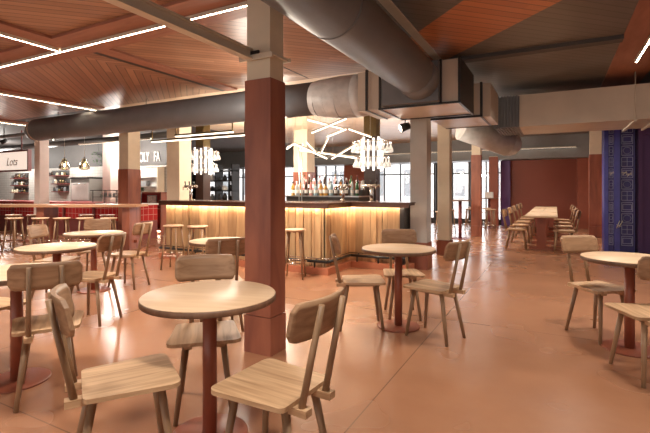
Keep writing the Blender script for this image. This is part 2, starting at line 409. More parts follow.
column2(-1.96, 12.8, .26, 2.28, 'slim brick red column with cream top in front of the back windows', m2=M_CREAM)
column2(.98, 14.1, .30, 2.28, 'orange red column with cream top beside the blue column', m2=M_CREAM)
column2(-9.12, 7.05, .36, 1.80, 'red column with cream top at the end of the long high table', m2=M_CREAM)
column2(-7.62, 7.2, .42, .5, 'beige painted column standing behind the left end of the bar', m2=M_CREAM, w2=.38)
column2(-13.0, 7.15, .28, 1.0, 'pale pink column beside the illuminated kitchen sign', m2=M_PINKCOL, m1=M_PINKCOL)
column2(-12.75, 9.2, .42, 1.0, 'pale pink column at the right end of the open kitchen', m2=M_PINKCOL, m1=M_PINKCOL)
column2(-6.9, 11.6, .5, 1.85, 'red column with cream top behind the middle of the bar', m2=M_CREAM)
column2(-1.95, 16.6, .3, 2.48, 'orange timber pillar between back windows and dark red wall', m2=M_CREAM, m1=M_WALLRED2, top=2.5)

# blue painted column with chalk drawing
bc = empty('blue_column', (1.19, 11.16, 0)); tag(bc, 'deep blue column covered with white line drawings at the right', 'column')
MB().box(-.27, .27, -.26, .26, 0, 2.75).bevel(.006, 1).build('shaft', M_BLUE, bc)
b = MB(); b.box(-.275, -.20, -.285, -.26, 0, 2.75); b.box(-.10, .0, -.30, -.26, .0, 2.75); b.build('ridge', M_BLUE2, bc)
ln = MB()
def ring(mb, x0, x1, z0, z1, t=.011, y=-.262):
    mb.box(x0, x1, y-.004, y, z0, z0+t); mb.box(x0, x1, y-.004, y, z1-t, z1); mb.box(x0, x0+t, y-.004, y, z0, z1); mb.box(x1-t, x1, y-.004, y, z0, z1)
for k in range(11):
    z = .14+k*.235
    for (a, b_) in ((-.19, -.11), (.03, .23)):
        ring(ln, a, b_, z, z+.20)
        m_ = (a+b_)/2
        if k % 3 == 0: ring(ln, a+.02, b_-.02, z+.04, z+.16)
        elif k % 3 == 1: ln.box(m_-.004, m_+.004, -.266, -.262, z, z+.2); ln.box(a+.01, b_-.01, -.266, -.262, z+.1, z+.108)
        else:
            for q in range(8):
                t1, t2 = 2*PI*q/8, 2*PI*(q+1)/8; r = min(.07, (b_-a)*.4)
                ln.cyl((m_+r*math.cos(t1), -.264, z+.1+r*math.sin(t1)), (m_+r*math.cos(t2), -.264, z+.1+r*math.sin(t2)), .004, n=5)
ln.build('line_drawing', M_LINE, bc)
g = MB()
for (x, z) in ((-.14, 1.66), (.08, 1.66), (.16, 1.63)):
    g.obox((x, -.267, z), (.1, .006, .02), 0); g.cyl((x-.03, -.266, z-.05), (x+.04, -.266, z+.03), .008, n=5)
g.cyl((-.02, -.306, .52), (.05, -.306, .66), .010, n=6); g.cyl((-.06, -.306, .58), (.02, -.306, .54), .008, n=6); g.cyl((-.06, -.306, .50), (.0, -.306, .66), .009, n=6)
g.build('white_marks', M_WHITE, bc)

# ---------------------------------------------------------------- ducts
def thing1(o, label, cat, group=None): return tag(o, label, cat, group)
d = empty('round_duct', (-7.5, 6.03, 2.76)); tag(d, 'long grey round ventilation duct hanging above the bar front', 'duct')
m = MB(); m.cyl((-3.6, 0, 0), (4.2, 0, 0), .262, n=40)
m.cyl((-3.6, 0, 0), (-3.95, .12, 0), .262, .24, n=40); m.build('tube', M_DUCT, d)
m = MB(); P = [(4.12,.265,0),(4.22,.285,-.01),(4.4,.305,-.02),(4.6,.322,-.03),(4.85,.322,-.035),(5.04,.30,-.035)]
for a_, b_ in zip(P, P[1:]): m.cyl((a_[0],0,a_[2]), (b_[0],0,b_[2]), a_[1], b_[1], n=44, caps=a_[0] > 4.8)
m.build('flexible_sleeve', M_DUCTL, d)
m = MB()
for x in (-3.6, 3.6): MB().cyl((x-.015, 0, 0), (x+.015, 0, 0), .27, n=40).build('joint_band', M_DUCTB, d)
m = MB()
for x in (-2.8, .2, 3.0): MB().cyl((x, 0, .25), (x, 0, .39), .006, n=6).build('hanger', M_BLACK, d)

d = empty('large_round_duct', (-1.535, 2, 2.732)); tag(d, 'thick dark grey round duct running overhead towards the duct box', 'duct')
MB().cyl((0, -5, 0), (0, 3.15, 0), .252, n=48).build('tube', M_DUCT, d)
m = MB()
prev = None
pts = [(0, 3.15, 0, .254), (0, 3.45, -.03, .258)]
for a, b_ in zip(pts, pts[1:]): m.cyl(a[:3], b_[:3], a[3], b_[3], n=48)
m.build('elbow', M_DUCT, d)
m = MB()
for y in (-1, 1.0): MB().cyl((0, y, 0), (0, y+.03, 0), .256, n=48).build('joint_band', M_DUCT, d)

d = empty('duct_box', (-1.57, 6.0, 2.4)); tag(d, 'boxy duct junction with beige sheet faces where the round ducts meet', 'duct')
MB().box(-.52, .51, -.44, .5, 0, .55).bevel(.008, 1).build('casing', [M_DUCTB], d)
MB().box(-.47, .28, -.56, -.44, .02, .53).bevel(.03, 3).build('collar', M_DUCT, d)
m = MB(); 
for x in (-.54, -.30+.02): pass
for (x0, x1, y0, y1) in ((-.55,-.52,-.46,.52), (.50,.53,-.46,.52), (.27,.30,-.47,-.44)):
    m.box(x0, x1, y0, y1, -.012, .56)
m.box(-.55, .53, .49, .53, -.014, .56); m.box(-.55, .53, -.47, -.45, -.014, .012)
m.build('flange', M_BLACK, d)
m = MB(); m.box(-.90, -.55, -.36, .46, .02, .56); m.bevel(.01, 1); m.build('side_transition', M_DUCTB, d)
MB().box(-.78, -.75, -.38, .48, .01, .58).build('flange', M_BLACK, d)
d = empty('duct_section', (-1.35, 7.35, 2.4)); tag(d, 'second stepped duct box behind the junction box', 'duct')
MB().box(-.38, .36, -.55, .5, 0, .5).bevel(.008, 1).build('casing', M_DUCTB, d)
m = MB(); m.box(.36, .39, -.57, .52, -.01, .51); m.box(-.38, .39, .5, .52, -.01, .02); m.box(-.38, .39, -.57, -.55, -.01, .02); m.build('flange', M_BLACK, d)
m = MB(); m.box(.39, .50, -.5, .48, 0, .5); m.build('corner_panel', M_DUCTB, d)
d = empty('rectangular_duct', (2, 8.86, 2.4)); tag(d, 'long beige rectangular duct hanging across the right side', 'duct')
MB().box(-2.55, 6, -.62, .62, 0, .55).bevel(.008, 1).build('casing', M_DUCTB, d)
m = MB()
for i in range(8): m.box(-2.95+i*.05, -2.93+i*.05, -.63, .63, -.005, .555)
m.box(-2.97, -2.55, -.6, .6, .01, .54); m.build('bellows', M_DUCT, d)
m = MB()
for x in (-.9, -.62, -.25):
    m = MB(); m.cyl((x, -.65, -.03), (x, -.65, .75), .008, n=6); m.box(x-.02, x+.02, -.67, .67, -.035, -.005); m.build('hanger', M_BEAM, d)
d = empty('curved_duct', (-.92, 8.2, 2.33)); tag(d, 'light grey round duct stub below the rectangular duct, in front of the windows', 'duct')
MB().cyl((-.90, 1.62, .34), (.0, 2.25, 0), .27, .28, n=48).build('tube', M_DUCTL, d)
m = MB(); m.lathe([(0, .27), (.15, .235), (.24, .14), (.279, 0), (.24, -.14), (.15, -.235), (0, -.27)], (0, 2.25, 0), n=32); m.build('end_cap', M_DUCTL, d)

# steel rails
r = MB(); r.box(-.035, .035, -5, .0, 0, .012); r.box(-.035, .035, -5, 0, .07, .082); r.box(-.006, .006, -5, 0, .012, .07)
tag(r.build('steel_rail', M_BEAM), 'beige steel rail running overhead to the near column', 'rail').location = (-2.145, 2.76, 2.335)
bpy.data.objects['steel_rail'].location = (-2.145, 2.76, 2.335)
r = MB(); r.box(-.05, .05, -4, 3.9, 0, .012); r.box(-.05, -.038, -4, 3.9, .012, .09)
o = r.build('steel_channel', M_BEAM); o.location = (-1.38, 2, 3.03); tag(o, 'beige steel angle fixed to the ceiling along the large duct', 'rail')

# ---------------------------------------------------------------- linear lights
def led(x0, y0, x1, y1, z, label, w=.019, mat=M_LED, h=.03, group='recessed linear ceiling lights'):
    cx, cy = (x0+x1)/2, (y0+y1)/2; ln_ = math.hypot(x1-x0, y1-y0); a = math.atan2(y1-y0, x1-x0)
    e = empty('linear_light', (cx, cy, z), a); tag(e, label, 'ceiling light', group)
    m = MB(); m.box(-ln_/2, ln_/2, -w/2, w/2, -h, 0); m.build('diffuser', mat, e)
    m = MB(); m.box(-ln_/2-.01, ln_/2+.01, -w/2-.01, -w/2, -h, 0); m.box(-ln_/2-.01, ln_/2+.01, w/2, w/2+.01, -h, 0)
    m.box(-ln_/2-.01, ln_/2+.01, -w/2-.01, w/2+.01, 0, .008); m.build('housing', M_BEAM, e)
    return e
ZL = CZ-.045
led(-7.6, 3.33, -3.85, 3.33, ZL, 'longest recessed light line, left of the overhead steel rail')
led(-3.84, 3.33, -2.62, 3.33, ZL, 'recessed light line ending beside the near column, right of the steel rail')
led(-5.62, 1.2, -5.62, 3.28, ZL, 'recessed light line meeting the longest line at the upper left')
led(-9.07, 3.8, -9.07, 6.15, ZL, 'recessed light line at mid left ending at the duct')
led(-12.9, 3.8, -12.9, 6.8, ZL, 'farthest recessed light line at the left edge')
led(1.0, 3.5, 1.0, 7.4, ZL+.01, 'recessed light line in the orange board at the upper right')
led(-10, 16.42, .6, 16.42, 2.74, 'long thin light line along the grey bulkhead above the back wall', w=.03, mat=M_TUBEL)
led(-12.6, 8.0, -9.5, 8.0, 2.68, 'light line above the pale column by the kitchen', w=.03, mat=M_TUBEL)

# pendant zigzag light tubes above the bar
def tube(p, q, label, rods=(), grp='pendant light tubes above the bar'):
    p, q = Vector(p), Vector(q); e = empty('pendant_light_tube', (p+q)/2); tag(e, label, 'pendant light', grp)
    c = (p+q)/2; d_ = q-p; ang = math.atan2(d_.y, d_.x); pit = math.atan2(d_.z, math.hypot(d_.x, d_.y))
    m = MB(); m.cyl(p-c, q-c, .013, n=8); m.build('diffuser', M_TUBEL, e)
    m = MB(); m.cyl(p-c+Vector((0,0,.022)), q-c+Vector((0,0,.022)), .013, n=6); m.build('profile', M_BEAM, e)
    for t in (.04, .96):
        s_ = p.lerp(q, t)-c; MB().cyl(s_, (s_.x, s_.y, CZ-c.z), .003, n=5).build('suspension_rod', M_BEAM, e)
    return e
ZIG = [
 ((-3.77,6.6,2.3),(-3.37,7.16,2.6),'upper slanted light tube hanging under the duct sleeve'),
 ((-3.37,7.16,2.41),(-3.72,7.08,2.28),'short light tube left below the slanted one'),
 ((-3.33,7.2,2.41),(-3.23,8.02,2.35),'light tube leading from the slanted one towards the right chandelier'),
 ((-4.24,7.26,2.66),(-3.41,7.22,2.41),'thin light tube crossing behind the slanted one'),
 ((-4.05,6.46,2.11),(-3.67,6.98,1.87),'left descending light tube of the big V above the bottles'),
 ((-3.60,7.04,1.87),(-3.33,7.54,2.17),'right rising light tube of the big V above the bottles'),
 ((-3.82,6.98,1.94),(-3.72,7.12,2.26),'steep light tube standing between the V and the slanted tube'),
 ((-4.10,6.99,2.18),(-3.88,7.0,1.97),'short light tube inside the left arm of the V'),
 ((-4.32,6.65,2.05),(-4.08,6.47,2.1),'small light tube beside the near column'),
 ((-4.69,7.7,2.13),(-3.81,8.51,1.99),'long shallow light tube behind the V')]
for a, b_, l_ in ZIG: tube(a, b_, l_)
# straight suspended bars at left of the near column
def bar_light(x0, x1, y, z, label):
    e = empty('suspended_light_bar', ((x0+x1)/2, y, z)); tag(e, label, 'pendant light', 'straight light bars left of the near column'); h = (x1-x0)/2
    MB().box(-h, h, -.02, .02, -.02, 0).build('diffuser', M_TUBEL, e)
    MB().box(-h-.01, h+.01, -.025, .025, 0, .035).build('profile', M_BRASS, e)
    for q in (h-.02, -h): MB().box(q, q+.02, -.01, .01, .035, CZ-z).build('suspension_rod', M_BRASS, e)
bar_light(-7.75, -5.2, 6.55, 2.35, 'longer lower suspended light bar in front of the beige column')
bar_light(-7.35, -5.75, 6.85, 2.48, 'shorter upper suspended light bar just above the long one')

# ---------------------------------------------------------------- spotlights
def spot(x, y, z, label, tilt):
    e = empty('ceiling_spotlight', (x, y, z)); tag(e, label, 'spotlight', 'black spotlights')
    d_ = Vector(tilt).normalized(); m = MB(); m.cyl(-d_*.07, d_*.08, .055, .07, n=18); m.build('housing', M_BLACK, e)
    m = MB(); m.cyl(d_*.081, d_*.084, .055, n=18); m.build('lens', M_LEDW, e)
    m = MB(); m.cyl((0, 0, .05), (0, 0, CZ-z if z+1 > CZ else .4), .01, n=6); m.build('stem', M_BLACK, e)
spot(-2.12, 6.72, 2.31, 'black spotlight beside the top of the pale grey column', (-.8, -.5, -.3))
spot(-1.9, 11.3, 2.62, 'left black spotlight near the slim brick red column top', (-.5, -.4, -.5))
spot(-1.6, 11.5, 2.62, 'right black spotlight near the slim brick red column top', (.5, -.4, -.5))
spot(-12.1, 7.0, 2.75, 'black spotlight above the kitchen pendants', (-.3, -.5, -.5))
spot(-14.5, 6.9, 2.75, 'black spotlight above the kitchen sign', (-.6, -.5, -.5))
spot(-4.17, 5.4, 2.42, 'small black spotlight hanging right of the near column', (.3, -.4, -.8))

# ================================================================= BAR
bar = empty('bar_counter', (-4.4, 6.2, 0)); tag(bar, 'long timber fronted bar counter with dark copper top lit from beneath', 'bar counter')
def off(pts): return [(x+4.4, y-6.2) for x, y in pts]
OUT = [(-6.6,5.92),(-3.14,5.92),(-3.14,6.75),(-2.14,6.75),(-2.14,7.4),(-3.8,7.4),(-3.8,6.6),(-6.6,6.6)]
def grow(g, gi=0):
    return off([(-6.6-g,5.92-g),(-3.14+g,5.92-g),(-3.14+g,6.75-g),(-2.14+g,6.75-g),(-2.14+g,7.4+gi),(-3.8-gi,7.4+gi),(-3.8-gi,6.6+gi),(-6.6-g,6.6+gi)])
MB().prism(grow(-.03, -.02), .0, 1.04).build('body', M_DARKGREY, bar)
# vertical boards with uneven depths
pb = MB()
def boards(p, q, nx, ny):
    L_ = math.hypot(q[0]-p[0], q[1]-p[1]); ux, uy = (q[0]-p[0])/L_, (q[1]-p[1])/L_; t = 0
    while t < L_-.01:
        w = min(random.choice([.06, .085, .11, .14, .19]), L_-t); dpt = random.choice([.0, .008, .016, .024]); 
        if random.random() < .13: t += .012
        a = (p[0]+ux*t, p[1]+uy*t); w2 = min(w-.003, L_-t)
        b_ = (a[0]+ux*w2, a[1]+uy*w2)
        pb.prism([(a[0]-nx*.03, a[1]-ny*.03), (b_[0]-nx*.03, b_[1]-ny*.03), (b_[0]+nx*dpt, b_[1]+ny*dpt), (a[0]+nx*(dpt*.5), a[1]+ny*dpt*.5)], .1, 1.035)
        t += w
g0 = off(OUT)
boards(g0[0], g0[1], 0, -1); boards(g0[1], g0[2], 1, 0); boards(g0[2], (g0[3][0]-.07, g0[3][1]), 0, -1); boards(g0[7], g0[0], -1, 0)
pb.build('front_boards', M_BARP, bar)
MB().prism(grow(.10, -.02), 0, .10).build('plinth', M_PLINTH, bar)
MB().prism(grow(.115, .03), 1.082, 1.10).bevel(.004, 1).build('countertop', M_BARTOP, bar)
MB().prism(grow(.10, .02), 1.05, 1.082).build('counter_edge', M_BARTOP, bar)
m = MB(); ge = grow(.10, 0)
m.box(ge[0][0], ge[1][0], ge[0][1], ge[0][1]+.015, 1.015, 1.05); m.box(ge[1][0]-.015, ge[1][0], ge[1][1], ge[2][1], 1.015, 1.05); m.box(ge[2][0]-.015, ge[3][0], ge[2][1], ge[2][1]+.015, 1.015, 1.05)
m.build('counter_lip', M_BARTOP, bar)
m = MB(); 
def strip(p, q, o_):
    (x0, y0), (x1, y1) = p, q
    m.box(min(x0, x1)-(.008 if x0 == x1 else 0), max(x0, x1)+(.008 if x0 == x1 else 0), min(y0, y1)-(.008 if y0 == y1 else 0), max(y0, y1)+(.008 if y0 == y1 else 0), 1.022, 1.039)
gg = grow(.06, 0)
for i in (0, 1, 2): strip(gg[i], gg[i+1], 0)
m.build('under_counter_light', emit('led_bar_wash', (1, .80, .58), 42), bar)
m = MB(); gr = grow(.085, 0)
for i in (0, 1, 2): m.cyl((*gr[i], .20), (*gr[i+1], .20), .022, n=10)
m.build('foot_rail', M_BLACK, bar)
m = MB(); gr2 = grow(.075, 0)
for i in (0, 1, 2): m.cyl((*gr2[i], .245), (*gr2[i+1], .245), .009, n=8)
m.build('thin_rail', M_CHROME, bar)
br_ = [(gr[0][0]+.3+k*.62, gr[0][1]) for k in range(6)]+[(gr[2][0]+.12, gr[2][1]), (gr[2][0]+.5, gr[2][1]), (gr[2][0]+.9, gr[2][1])]
for (x, y) in br_:
    mm = MB(); mm.cyl((x, y, .1), (x, y, .2), .014, n=8); mm.cyl((x, y, .2), (x, y+.12, .24), .01, n=6); mm.build('rail_bracket', M_BLACK, bar)
mm = MB(); mm.box(g0[3][0]-.07, g0[3][0], g0[3][1]-.03, g0[3][1]+.03, .1, 1.03); mm.build('end_post', M_BLACK, bar)

# raised bottle shelf
sh = empty('bottle_shelf', (-4.1, 7.95, 0)); tag(sh, 'dark stepped back counter carrying the liquor bottles', 'shelf')
MB().box(-.9, .75, -.28, .28, 0, 1.16).bevel(.006, 1).build('cabinet', M_DARKGREY, sh)
MB().box(-.92, .77, -.3, .3, 1.16, 1.185).build('lower_step', M_STEEL, sh)
MB().box(-.88, .72, -.02, .28, 1.185, 1.30).build('upper_step', M_DARKGREY, sh)
cols = [('clear', (.8,.82,.82), .5), ('green', (.07,.20,.08), .3), ('amber', (.45,.17,.03), .3), ('pink', (.75,.36,.34), .3), ('pale blue', (.45,.62,.70), .3), ('dark brown', (.06,.03,.02), .1), ('cream', (.75,.66,.48), 0), ('honey', (.6,.33,.08), .3)]
bm_ = {}
for nme, c_, tr_ in cols: bm_[nme] = plain('bottle_'+nme.replace(' ', '_'), c_, .12, trans=tr_, var=.03)
shapes = [[(0,0),(.036,0),(.038,.01),(.038,.17),(.030,.205),(.014,.23),(.013,.29),(0,.29)],
          [(0,0),(.045,0),(.047,.012),(.047,.13),(.040,.165),(.016,.19),(.015,.235),(0,.235)],
          [(0,0),(.030,0),(.031,.01),(.031,.20),(.022,.245),(.012,.27),(.012,.32),(0,.32)]]
smesh = {}
ordn = ['first','second','third','fourth','fifth','sixth','seventh','eighth','ninth','tenth','eleventh','twelfth','thirteenth','fourteenth']
caps = [M_BLACK, M_WHITE, M_BRASS, M_MAROON]
for row, (y, z, n) in enumerate([(7.80, 1.185, 14), (8.08, 1.30, 13)]):
    for k in range(n):
        x = -4.93+k*1.5/(n-1)+random.uniform(-.012, .012); cn = random.choice(cols)[0]; si = random.randrange(3)
        if (si, cn) not in smesh:
            o = MB().lathe(shapes[si], n=16).build('bottle', bm_[cn]); cp = MB()
            zt = shapes[si][-1][1]; cp.cyl((0,0,zt-.035), (0,0,zt+.012), .0165, n=12); lb = MB(); rr = shapes[si][3][0]+.0008; lb.cyl((0,0,.05),(0,0,.12), rr, n=20, caps=False)
            cpo = cp.build('cap', caps[(si+k) % 4], o); lbo = lb.build('paper_label', M_WHITE, o)
            o['category'] = 'bottle'; smesh[(si, cn)] = o; first = True
        else: o = smesh[(si, cn)]; first = False
        place(o, (x, y, z), 0, '%s bottle, %s from the left in the %s row on the bar shelf' % (cn, ordn[k], ['front', 'raised back'][row]), 'bottles on the bar shelf', first)

# beer taps and steel tower
def beertap(x, y, label):
    e = empty('beer_tap', (x, y, 1.10)); tag(e, label, 'beer tap', 'beer taps on the bar')
    m = MB(); m.cyl((0,0,0),(0,0,.26), .03, n=16); m.cyl((0,0,0),(0,0,.01), .06, n=20); m.build('tower', M_CHROME, e)
    m = MB(); m.cyl((-.16,0,.27),(.16,0,.27), .028, n=16); cbr = m.build('crossbar', M_CHROME, e)
    for q in (-.11, 0, .11):
        m = MB(); m.cyl((q,-.03,.27),(q,-.09,.25), .010, n=8); m.cyl((q,-.09,.25),(q,-.09,.20), .008, n=8); s_ = m.build('spout', M_CHROME, cbr)
        m = MB(); m.cyl((q,-.03,.29),(q,-.04,.37), .009, .014, n=8); m.build('handle', M_BLACK, cbr)
beertap(-3.38, 7.05, 'chrome beer tap with three handles left of the right dark post')
beertap(-2.85, 7.1, 'chrome beer tap with three handles right of the right dark post')
beertap(-6.3, 6.25, 'chrome beer tap at the left end of the bar')
e = empty('steel_pole', (-4.55, 7.5, 0)); tag(e, 'pair of slim steel poles rising among the bottles', 'pole')
for dx in (-.03, .03): MB().cyl((dx, 0, 0), (dx, 0, 2.2), .012, n=8).build('tube', M_STEEL, e)
MB().box(-.05, .05, -.02, .02, 2.2, 2.23).build('cap_plate', M_STEEL, e)

# dark posts with chandeliers
def post_chandelier(x, y, side):
    e = empty('dark_post', (x, y, 0)); tag(e, 'dark square bar post carrying the %s chandelier' % side, 'post', 'dark posts in the bar')
    MB().box(-.13, .13, -.13, .13, 0, 2.42).bevel(.006, 1).build('shaft', plainpost, e)
    m = MB(); m.box(-.125, .125, -.125, .125, 2.42, CZ)
    for k in range(8):
        for sgn in (-1, 1):
            m.box(-.125+k*.032, -.109+k*.032, sgn*.125-(.012 if sgn < 0 else 0), sgn*.125+(.012 if sgn > 0 else 0), 2.42, CZ)
            m.box(sgn*.125-(.012 if sgn < 0 else 0), sgn*.125+(.012 if sgn > 0 else 0), -.125+k*.032, -.109+k*.032, 2.42, CZ)
    m.build('fluted_cladding', M_BRASS, e)
    c = empty('chandelier', (x, y, 2.0)); tag(c, 'two tier glass chandelier ringed round the %s dark post' % side, 'chandelier', 'glass chandeliers over the bar')
    for k in range(12):
        a = 2*PI*k/12; px_, py_ = .215*math.cos(a), .215*math.sin(a)
        m = MB(); m.cyl((px_, py_, -.30+.04*(k%2)), (px_, py_, .34+.03*(k%3)), .022, n=8); m.build('light_tube', M_TUBE, c)
    for (zz, rr) in ((.15, .40), (-.17, .36)):
        m = MB(); m.torus((0,0,zz+.15), rr, .008, n=40, m=6); m.torus((0,0,zz+.15), .2, .006, n=30, m=6)
        for k in range(8):
            a = 2*PI*k/8; m.cyl((.135*math.cos(a), .135*math.sin(a), zz+.15), (rr*math.cos(a), rr*math.sin(a), zz+.15), .006, n=5)
        rg = m.build('ring', M_CHROME, c)
        for k in range(20):
            a = 2*PI*k/20; m = MB()
            m.lathe([(.006, .14), (.008, .06), (.022, .045), (.040, .0), (.044, -.05), (.038, -.055), (.03, -.01), (0, .02)], (rr*math.cos(a), rr*math.sin(a), zz), n=10)
            m.build('glass_shade', M_SHADE, rg)
plainpost = plain('dark_brown_lacquer', (.045, .025, .02), .35)
M_SHADE, _nt, _b = newmat('shade_glass'); _b.inputs['Base Color'].default_value = (.92, .9, .86, 1); _b.inputs['Roughness'].default_value = .15; _b.inputs['Transmission Weight'].default_value = .35
_b.inputs['Emission Color'].default_value = (1, .94, .85, 1); _b.inputs['Emission Strength'].default_value = .15
post_chandelier(-3.40, 8.5, 'right')
post_chandelier(-8.13, 8.5, 'left')

# ================================================================= FURNITURE
def make_chair():
    t = empty('dining_chair', (0,0,0)); t['category'] = 'chair'
    # seat : slightly tapered plank with rounded corners
    out = []
    corners = [(.205, .195, .045), (-.205, .195, .045), (-.178, -.19, .03), (.178, -.19, .03)]
    for i, (cx, cy, r_) in enumerate(corners):
        a0 = [0, PI/2, PI, 3*PI/2][i]; ox, oy = cx-math.copysign(r_, cx), cy-math.copysign(r_, cy)
        for k in range(6):
            a = a0+PI/2*k/5; out.append((ox+r_*math.cos(a), oy+r_*math.sin(a)))
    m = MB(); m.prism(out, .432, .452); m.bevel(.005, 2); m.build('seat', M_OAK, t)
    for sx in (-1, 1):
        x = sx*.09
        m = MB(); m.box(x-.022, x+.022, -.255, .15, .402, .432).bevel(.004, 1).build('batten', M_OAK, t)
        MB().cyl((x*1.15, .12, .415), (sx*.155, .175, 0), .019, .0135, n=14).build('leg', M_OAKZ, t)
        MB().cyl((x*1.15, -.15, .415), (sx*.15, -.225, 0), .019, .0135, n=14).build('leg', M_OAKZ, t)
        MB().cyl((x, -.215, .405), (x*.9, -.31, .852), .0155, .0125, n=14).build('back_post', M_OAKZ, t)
    # backrest: curved rounded board in front of the posts
    m = MB(); bm = m.bm; nx, nz = 20, 6; W, H, r_ = .19, .08, .035; tilt = math.tan(math.radians(12))
    def pt(u, v, side):
        x = u*W; z = v*H
        lim = H if abs(x) < W-r_ else H-r_+math.sqrt(max(0, r_*r_-(abs(x)-W+r_)**2))
        z = max(-lim, min(lim, z*lim/H)); y = -.279-.0 + (abs(x)/W)**2*.045 - z*tilt*1.0
        return (x, y + side*.0085, .79+z)
    G = {}
    for side in (-1, 1):
        for i in range(nx+1):
            for j in range(nz+1): G[side,i,j] = bm.verts.new(pt(-1+2*i/nx, -1+2*j/nz, side))
        for i in range(nx):
            for j in range(nz):
                f = bm.faces.new([G[side,i,j], G[side,i+1,j], G[side,i+1,j+1], G[side,i,j+1]]); f.smooth = True
    per = [(i,0) for i in range(nx)]+[(nx,j) for j in range(nz)]+[(i,nz) for i in range(nx,0,-1)]+[(0,j) for j in range(nz,0,-1)]
    for a, b_ in zip(per, per[1:]+per[:1]): bm.faces.new([G[-1,*a], G[-1,*b_], G[1,*b_], G[1,*a]])
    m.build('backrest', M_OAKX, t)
    return t
CH = make_chair(); first = [True]
def chair(X, D, fx, fd, label, group='oak chairs at the round tables'):
    x, y = F(X, D)
    place(CH, (x, y, 0), FD(fx, fd), label, group, first[0]); first[0] = False
chair(-.232, 1.92, -.85, .53, 'nearest oak chair, seen from behind in front of the near round table')
chair(-.90, 1.99, .86, .50, 'oak chair left of the near round table, its back towards the left')
chair(-.72, 2.60, .25, -.97, 'oak chair behind the near round table, beside the near column')
chair(-1.79, 2.80, -.5, .86, 'oak chair seen from behind at the round table on the left edge')
chair(-2.50, 3.22, .85, -.3, 'oak chair cut off by the left edge, its seat corner by the red table post')
chair(-2.33, 4.32, -.98, .22, 'oak chair at the right of the second round table from the left edge')
chair(-2.66, 5.84, -.97, .25, 'oak chair with back to the right, beside the farthest left round table')
chair(-3.30, 5.35, .98, .05, 'oak chair with pale shiny back, left of the farthest left round table')
chair(-3.33, 6.15, .10, -1, 'oak chair facing forward behind the farthest left round table')
chair(-.99, 4.12, -.45, .9, 'oak chair partly hidden by the near column at the round table before the bar')
chair(.36, 4.14, 1, .02, 'oak chair in side view left of the central round table')
chair(.80, 4.48, -.02, -1, 'oak chair facing forward behind the central round table')
chair(.96, 3.86, -.70, .71, 'oak chair seen from behind right of the central round table')
chair(2.43, 3.83, .18, -.98, 'oak chair facing forward behind the right edge round table')
chair(2.27, 3.05, .12, .98, 'oak chair cut off by the right edge, its back towards us')

def make_table():
    t = empty('round_table', (0,0,0)); t['category'] = 'table'
    MB().lathe([(0,.716),(.346,.716),(.349,.719),(.349,.741),(.346,.7445),(0,.7445)], n=72).build('edge_band', M_EDGE, t)
    m = MB(); m.lathe([(0,.7446),(.345,.7446),(.347,.747),(.345,.749),(0,.749)], n=72); m.build('tabletop', M_TOP, t)
    m = MB(); m.cyl((0,0,.014),(0,0,.716), .037, n=28); m.build('post', M_RED, t)
    m = MB(); m.lathe([(0,.0),(.198,.0),(.20,.003),(.20,.009),(.194,.013),(.06,.014),(0,.014)], n=60); m.build('base_plate', M_RED, t)
    m = MB(); m.box(-.16,.16,-.02,.02,.704,.716); m.box(-.02,.02,-.16,.16,.704,.716); m.build('bracket', M_RED, t)
    return t
TB = make_table(); first_t = [True]
def rtable(X, D, rz, label):
    x, y = F(X, D); place(TB, (x, y, 0), rz, label, 'round cafe tables', first_t[0]); first_t[0] = False
rtable(-.612, 2.30, .3, 'nearest round cafe table with pale oak top and red post')
rtable(.70, 4.13, .3, 'round cafe table standing alone centrally before the bar corner')
rtable(-2.10, 2.95, .5, 'round cafe table cut off by the left edge')
rtable(-2.63, 4.25, .2, 'round cafe table behind the one cut off by the left edge')
rtable(-3.0, 5.62, .2, 'farthest left round cafe table, nearest the high table')
rtable(-1.13, 4.75, .4, 'round cafe table left of the near column, before the bar stools')
rtable(2.49, 3.54, .4, 'round cafe table cut off by the right edge')

# bar stools
def make_stool(mat_seat, ringm):
    t = empty('bar_stool', (0,0,0)); t['category'] = 'stool'
    m = MB(); m.lathe([(0,.698),(.150,.698),(.162,.704),(.164,.714),(.158,.722),(.0,.720)], n=36); m.build('seat', mat_seat, t)
    for k in range(4):
        a = PI/4+k*PI/2; c_, s_ = math.cos(a), math.sin(a)
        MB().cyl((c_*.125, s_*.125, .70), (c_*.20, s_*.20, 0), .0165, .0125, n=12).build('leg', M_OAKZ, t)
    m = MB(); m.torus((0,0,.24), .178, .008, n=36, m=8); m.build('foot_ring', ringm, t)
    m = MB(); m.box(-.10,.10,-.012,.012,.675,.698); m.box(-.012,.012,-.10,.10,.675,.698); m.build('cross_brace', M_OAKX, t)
    return t
ST = make_stool(M_TOP, M_CHROME); first_s = [True]
def stool(x, y, rz, label, group):
    place(ST, (x, y, 0), rz, label, group, first_s[0]); first_s[0] = False
x, y = F(-2.50, 7.14); stool(x, y, .3, 'oak bar stool at the left end of the bar', 'stools before the bar')
x, y = F(-2.06, 7.0); stool(x, y, .5, 'second oak bar stool from the left end of the bar', 'stools before the bar')
x, y = F(-.45, 6.42); stool(x, y, .4, 'oak bar stool right of the near column in front of the bar', 'stools before the bar')

